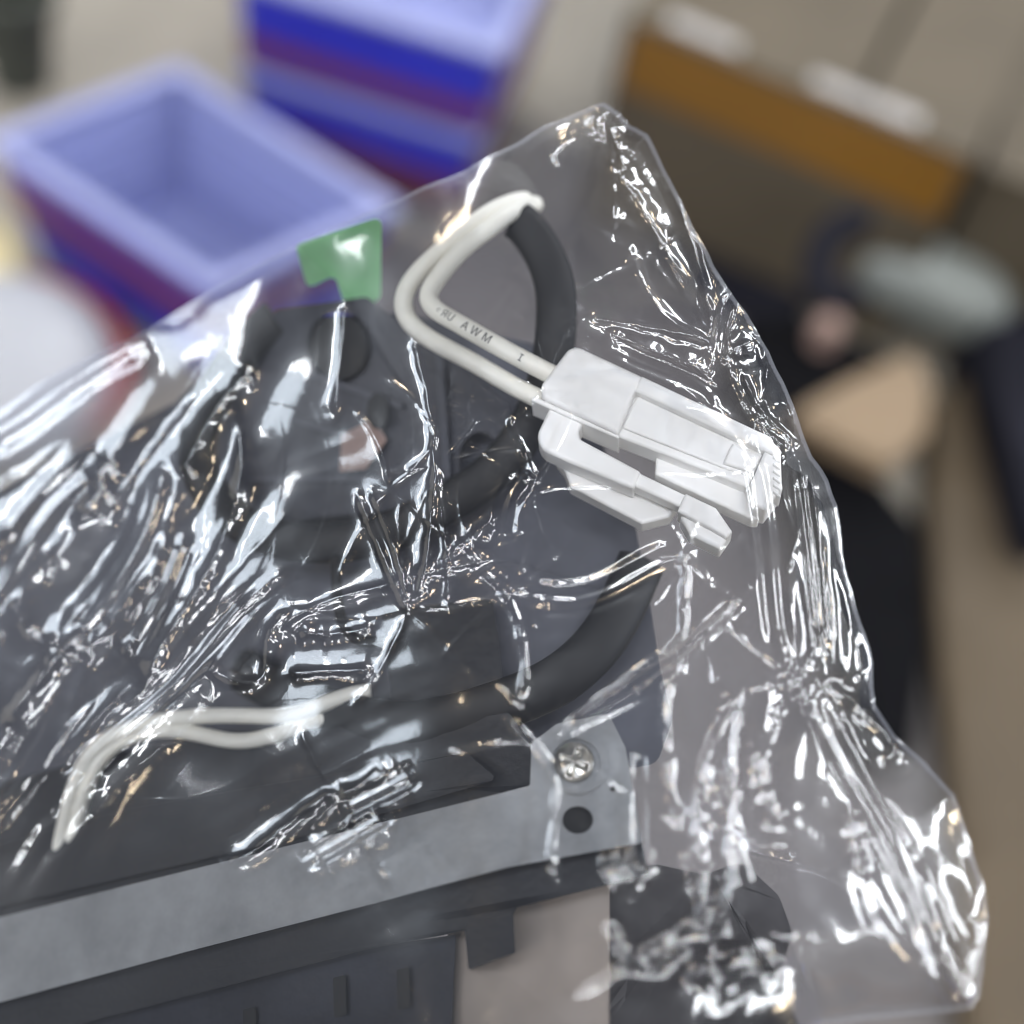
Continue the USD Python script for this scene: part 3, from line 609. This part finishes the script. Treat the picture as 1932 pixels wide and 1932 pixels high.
# sharp fine creases that run out from the pinched points, and along the folds at the left
RAYS, rg = [], np.random.default_rng(11)
for cx, cy, n, L in ((1350, 645, 8, 190), (1285, 1050, 8, 170), (1500, 1300, 8, 210), (1030, 712, 6, 120), (735, 925, 4, 170), (770, 1150, 5, 200), (1040, 1390, 6, 170), (1150, 235, 9, 170), (1335, 1762, 4, 170), (820, 880, 6, 160), (980, 1100, 6, 170), (1372, 1560, 4, 200), (1812, 1884, 5, 260), (1455, 660, 6, 200), (1240, 470, 6, 130), (650, 1500, 4, 160), (1520, 850, 4, 260), (1000, 930, 5, 150)):
    off = rg.random() * 6.28
    for k in range(n):
        a_ = off + k * 6.283 / n + rg.normal() * 0.25; l_ = L * (0.45 + 0.8 * rg.random()); b_ = rg.normal() * 0.12
        p0 = np.array([cx, cy]) + 8 * np.array([math.cos(a_), math.sin(a_)])
        RAYS.append(([p0, p0 + l_ * 0.5 * np.array([math.cos(a_ + b_), math.sin(a_ + b_)]), p0 + l_ * np.array([math.cos(a_), math.sin(a_)])], 0.10 + 0.14 * rg.random(), 4.5 + 2 * rg.random()))
for k in range(9):
    cx, cy = rg.uniform(-40, 560), rg.uniform(740, 1480)
    if cy < 760 - 0.45 * cx + 60: continue
    wts = np.array([math.exp(-((cx - q[0]) ** 2 + (cy - q[1]) ** 2) / 2e4) + 1e-9 for q in FOLDS])
    a_ = -math.radians(float((wts * np.array([q[3] for q in FOLDS])).sum() / wts.sum())) + rg.normal() * 0.12
    l_ = rg.uniform(70, 210); t_ = np.array([math.cos(a_), math.sin(a_)]); n_ = np.array([-t_[1], t_[0]]) * rg.normal() * 0.06 * l_
    p0 = np.array([cx, cy])
    RAYS.append(([p0 - t_ * l_, p0 + n_, p0 + t_ * l_], 0.14 + 0.2 * rg.random(), 5 + 4 * rg.random()))

def crease(hgt, U_, V_, pts, A, w, sharp=0.4):
    pts = spline(pts, 40) if len(pts) > 2 else np.linspace(pts[0], pts[-1], 20)
    lo, hi = pts.min(0) - 4 * w, pts.max(0) + 4 * w
    idx = np.nonzero((U_ > lo[0]) & (U_ < hi[0]) & (V_ > lo[1]) & (V_ < hi[1]))[0]
    if not len(idx): return
    q = np.stack([U_[idx], V_[idx]], 1)
    dense = np.stack([np.interp(np.linspace(0, 1, 400), np.linspace(0, 1, len(pts)), pts[:, k]) for k in range(2)], 1)
    d, j = cKDTree(dense).query(q, distance_upper_bound=4 * w)
    ok = np.isfinite(d); idx, d, j = idx[ok], d[ok], j[ok] / 399.0
    e = sharp * w
    prof = np.exp(-(np.sqrt(d * d + e * e) - e) / w * 1.1)
    ends = np.clip(np.minimum(j, 1 - j) / 0.12, 0, 1); ends = ends * ends * (3 - 2 * ends)
    hgt[idx] += A * prof * (0.25 + 0.75 * ends) * (0.8 + 0.35 * perlin(j * 5 + A * 37, j * 0 + w * 3.7, 5))

def voro(x, y, seed):
    rng = np.random.default_rng(seed)
    J = rng.random((256, 256, 2)); S = rng.random((256, 256, 2)) - 0.5
    xi, yi = np.floor(x).astype(int), np.floor(y).astype(int)
    best = np.full(x.shape, 9.0); val = np.zeros(x.shape); second = np.full(x.shape, 9.0)
    for a_ in (-1, 0, 1):
        for b_ in (-1, 0, 1):
            cx, cy = (xi + a_) & 255, (yi + b_) & 255
            dx, dy = xi + a_ + J[cx, cy, 0] - x, yi + b_ + J[cx, cy, 1] - y
            d = np.sqrt(dx * dx + dy * dy)
            nb = d < best
            second = np.where(nb, best, np.minimum(second, d)); best = np.where(nb, d, best)
            val = np.where(nb, S[cx, cy, 0] * dx + S[cx, cy, 1] * dy, val)
    return np.minimum(second - best, 0.6) * 0.8 + val * 0.5

LIFT = -0.5
ROLLS = [([(1428, 850), (1450, 1000), (1461, 1130), (1478, 1245)], .30, 24), ([(1508, 865), (1526, 1000), (1541, 1130), (1550, 1235)], .20, 14), ([(980, 1112), (1080, 1122), (1150, 1101), (1242, 1052), (1290, 1044)], .30, 24),
         ([(1540, 1290), (1592, 1420), (1682, 1580), (1762, 1760), (1815, 1890)], .32, 28), ([(640, 1532), (720, 1492), (790, 1455)], .3, 22), ([(570, 1630), (640, 1590), (740, 1530)], .25, 18),
         ([(-60, 846), (60, 772), (150, 706), (290, 620)], .6, 40), ([(-40, 1170), (40, 1050), (100, 962), (215, 868)], .5, 34), ([(120, 1232), (200, 1130), (272, 1010), (310, 870)], .45, 28), ([(230, 1240), (300, 1130), (352, 1000)], .4, 24),
         ([(98, 1532), (200, 1402), (332, 1288), (424, 1180), (525, 1088)], .4, 24), ([(1205, 1390), (1206, 1470), (1206, 1560), (1206, 1670)], .2, 14), ([(1160, 648), (1240, 690), (1332, 736), (1350, 775)], .25, 18), ([(1352, 680), (1390, 560), (1440, 640)], .2, 14), ([(1040, 1391), (1110, 1346), (1210, 1281), (1330, 1192), (1412, 1108)], .16, 11), ([(955, 1030), (958, 960), (1000, 890)], .25, 22)]
def u_left(cx): return cx > 560
def film_height(u, v, seed, full=True, gain=1.0):
    wu = u + perlin(u / 150, v / 150, seed + 1) * 9 + perlin(u / 26, v / 26, seed + 2) * 1.0
    wv = v + perlin(u / 150, v / 150, seed + 3) * 9 + perlin(u / 26, v / 26, seed + 4) * 1.0
    h = np.zeros(len(u))
    for k, (cx, cy, r, a_, wl, st, A) in enumerate(FOLDS):
        if not full: a_, wl, A = a_ + 25, wl * 1.7, A * 1.2
        wgt = np.exp(-((u - cx) ** 2 + (v - cy) ** 2) / (r * r * 0.6))
        idx = np.nonzero(wgt > 0.02)[0]
        if not len(idx): continue
        c_, s_ = math.cos(math.radians(a_)), -math.sin(math.radians(a_))
        x, y = (wu[idx] - cx) * c_ + (wv[idx] - cy) * s_, -(wu[idx] - cx) * s_ + (wv[idx] - cy) * c_
        n1 = perlin(x / (wl * st * 1.5) + 31, y / wl + 17, seed + 10 + k)
        n2 = perlin(x / (wl * st * .5) + 11, y / (wl * .42) + 7, seed + 60 + k)
        rid = -np.sqrt(n1 * n1 + .007) * 1.6 - (0.08 if u_left(cx) else 0.03) * np.sqrt(n2 * n2 + .02)
        h[idx] += wgt[idx] * A * rid * 0.32
    if full:
        ju = u + perlin(u / 30, v / 30, seed + 5) * 2.2; jv = v + perlin(u / 30, v / 30, seed + 6) * 2.2
        for pts, A, w in CR:
            crease(h, ju, jv, pts, A * 0.85, w * 1.15); crease(h, ju, jv, pts, 0.10 + 0.10 * A, 5.0, 0.3)
        for pts, A, w in RAYS: crease(h, ju, jv, pts, A, w, 0.3)
        for k, (cx, cy, r, A, cs) in enumerate(SPOT):
            wgt = np.exp(-((u - cx) ** 2 + (v - cy) ** 2) / (r * r * 0.7))
            idx = np.nonzero(wgt > 0.03)[0]
            h[idx] += wgt[idx] * A * voro(wu[idx] / cs / 1.7, wv[idx] / cs / 1.7, seed + 200 + k) * 0.42
        h += 0.02 * voro(wu / 60, wv / 60, seed + 300) * np.clip((u - 560) / 300, 0, 1)
    calm = 1 - 0.75 / (1 + np.exp(-(v - (1640 - u * 0.28)) / 60)) / (1 + np.exp((u - 1080) / 40))
    h += (0.55 * perlin(u / 190, v / 190, seed + 302) + 0.05 * perlin(u / 80, v / 80, seed + 303)) * calm
    if full:
        for pts, A, w in ROLLS:     # long smooth rolls of film that stay free of small folds
            pt = spline(pts, 300); dd, j = cKDTree(pt).query(np.stack([u, v], 1), distance_upper_bound=2.2 * w)
            ok = np.isfinite(dd); idx = np.nonzero(ok)[0]; dd, j = dd[ok], j[ok] / 299.0
            e_ = np.clip(np.minimum(j, 1 - j) / 0.15, 0, 1)
            mm = np.exp(-(dd / w) ** 4) * e_
            base = 0.55 * perlin(u[idx] / 190, v[idx] / 190, seed + 302) * calm[idx] + LIFT
            h[idx] = h[idx] * (1 - 0.9 * mm) + 0.9 * mm * base + A * np.exp(-(dd / (0.62 * w)) ** 2) * e_
    return h * gain

def build_film(step, side, seed):
    us, vs = np.arange(-420, 1900, step), np.arange(180, 2204, step)
    GU, GV = np.meshgrid(us, vs); nu, nv = len(us), len(vs)
    u, v = GU.ravel().copy(), GV.ravel().copy()
    ins = shapely.contains_xy(opoly, u, v)
    d, j = otree.query(np.stack([u, v], 1))
    i0 = np.arange(nu * nv).reshape(nv, nu)
    q = np.stack([i0[:-1, :-1], i0[:-1, 1:], i0[1:, 1:], i0[1:, :-1]], -1).reshape(-1, 4)
    flip = ((q[:, 0] // nu + q[:, 0] % nu) % 2).astype(bool)
    t1 = np.where(flip[:, None], q[:, [0, 1, 2]], q[:, [0, 1, 3]]); t2 = np.where(flip[:, None], q[:, [0, 2, 3]], q[:, [1, 2, 3]])
    f = np.vstack([t1, t2]); f = f[ins[f].any(1)]
    snap = ~ins & (d < 3 * step)
    u[snap], v[snap] = odense[j[snap], 0], odense[j[snap], 1]
    d = np.where(ins, d, 0)
    used = np.unique(f); remap = np.full(nu * nv, -1); remap[used] = np.arange(len(used))
    f = remap[f]; u, v, d = u[used], v[used], d[used]
    open_ = np.clip(np.minimum(1, 1), 0, 1)
    w = 1 - np.exp(-d / 55.0)
    fade = np.clip(d / 26.0, 0, 1); fade = 0.18 + 0.82 * fade
    if side == 'front':
        h = film_height(u, v, seed) * 0.001
        dep = DEPTH(u, v) + FRONT(d) - h * fade
    else:
        h = film_height(u, v, seed, False) * 0.001
        dep = DEPTH(u, v) + BACK(d) + h * fade
    P = at(u, v, dep)
    f = f[:, ::-1]
    return P, f, d

bag = thing('plastic_bag', 'crumpled clear plastic bag holding the module, cables and white connector', 'plastic bag')
P, f, d = build_film(2.2, 'front', 40)
edge = (d[f] < 9).all(1)
def sub(P, f):
    us_ = np.unique(f); rm = np.full(len(P), -1); rm[us_] = np.arange(len(us_)); return P[us_], rm[f]
obj('front_film', sub(P, f[~edge]), 'clear_film', bag, True)
obj('edge_seam', sub(P, f[edge]), 'film_seam', bag, True)
P, f, d = build_film(5.0, 'back', 900)
obj('back_film', (P, f), 'clear_film_back', bag, True)
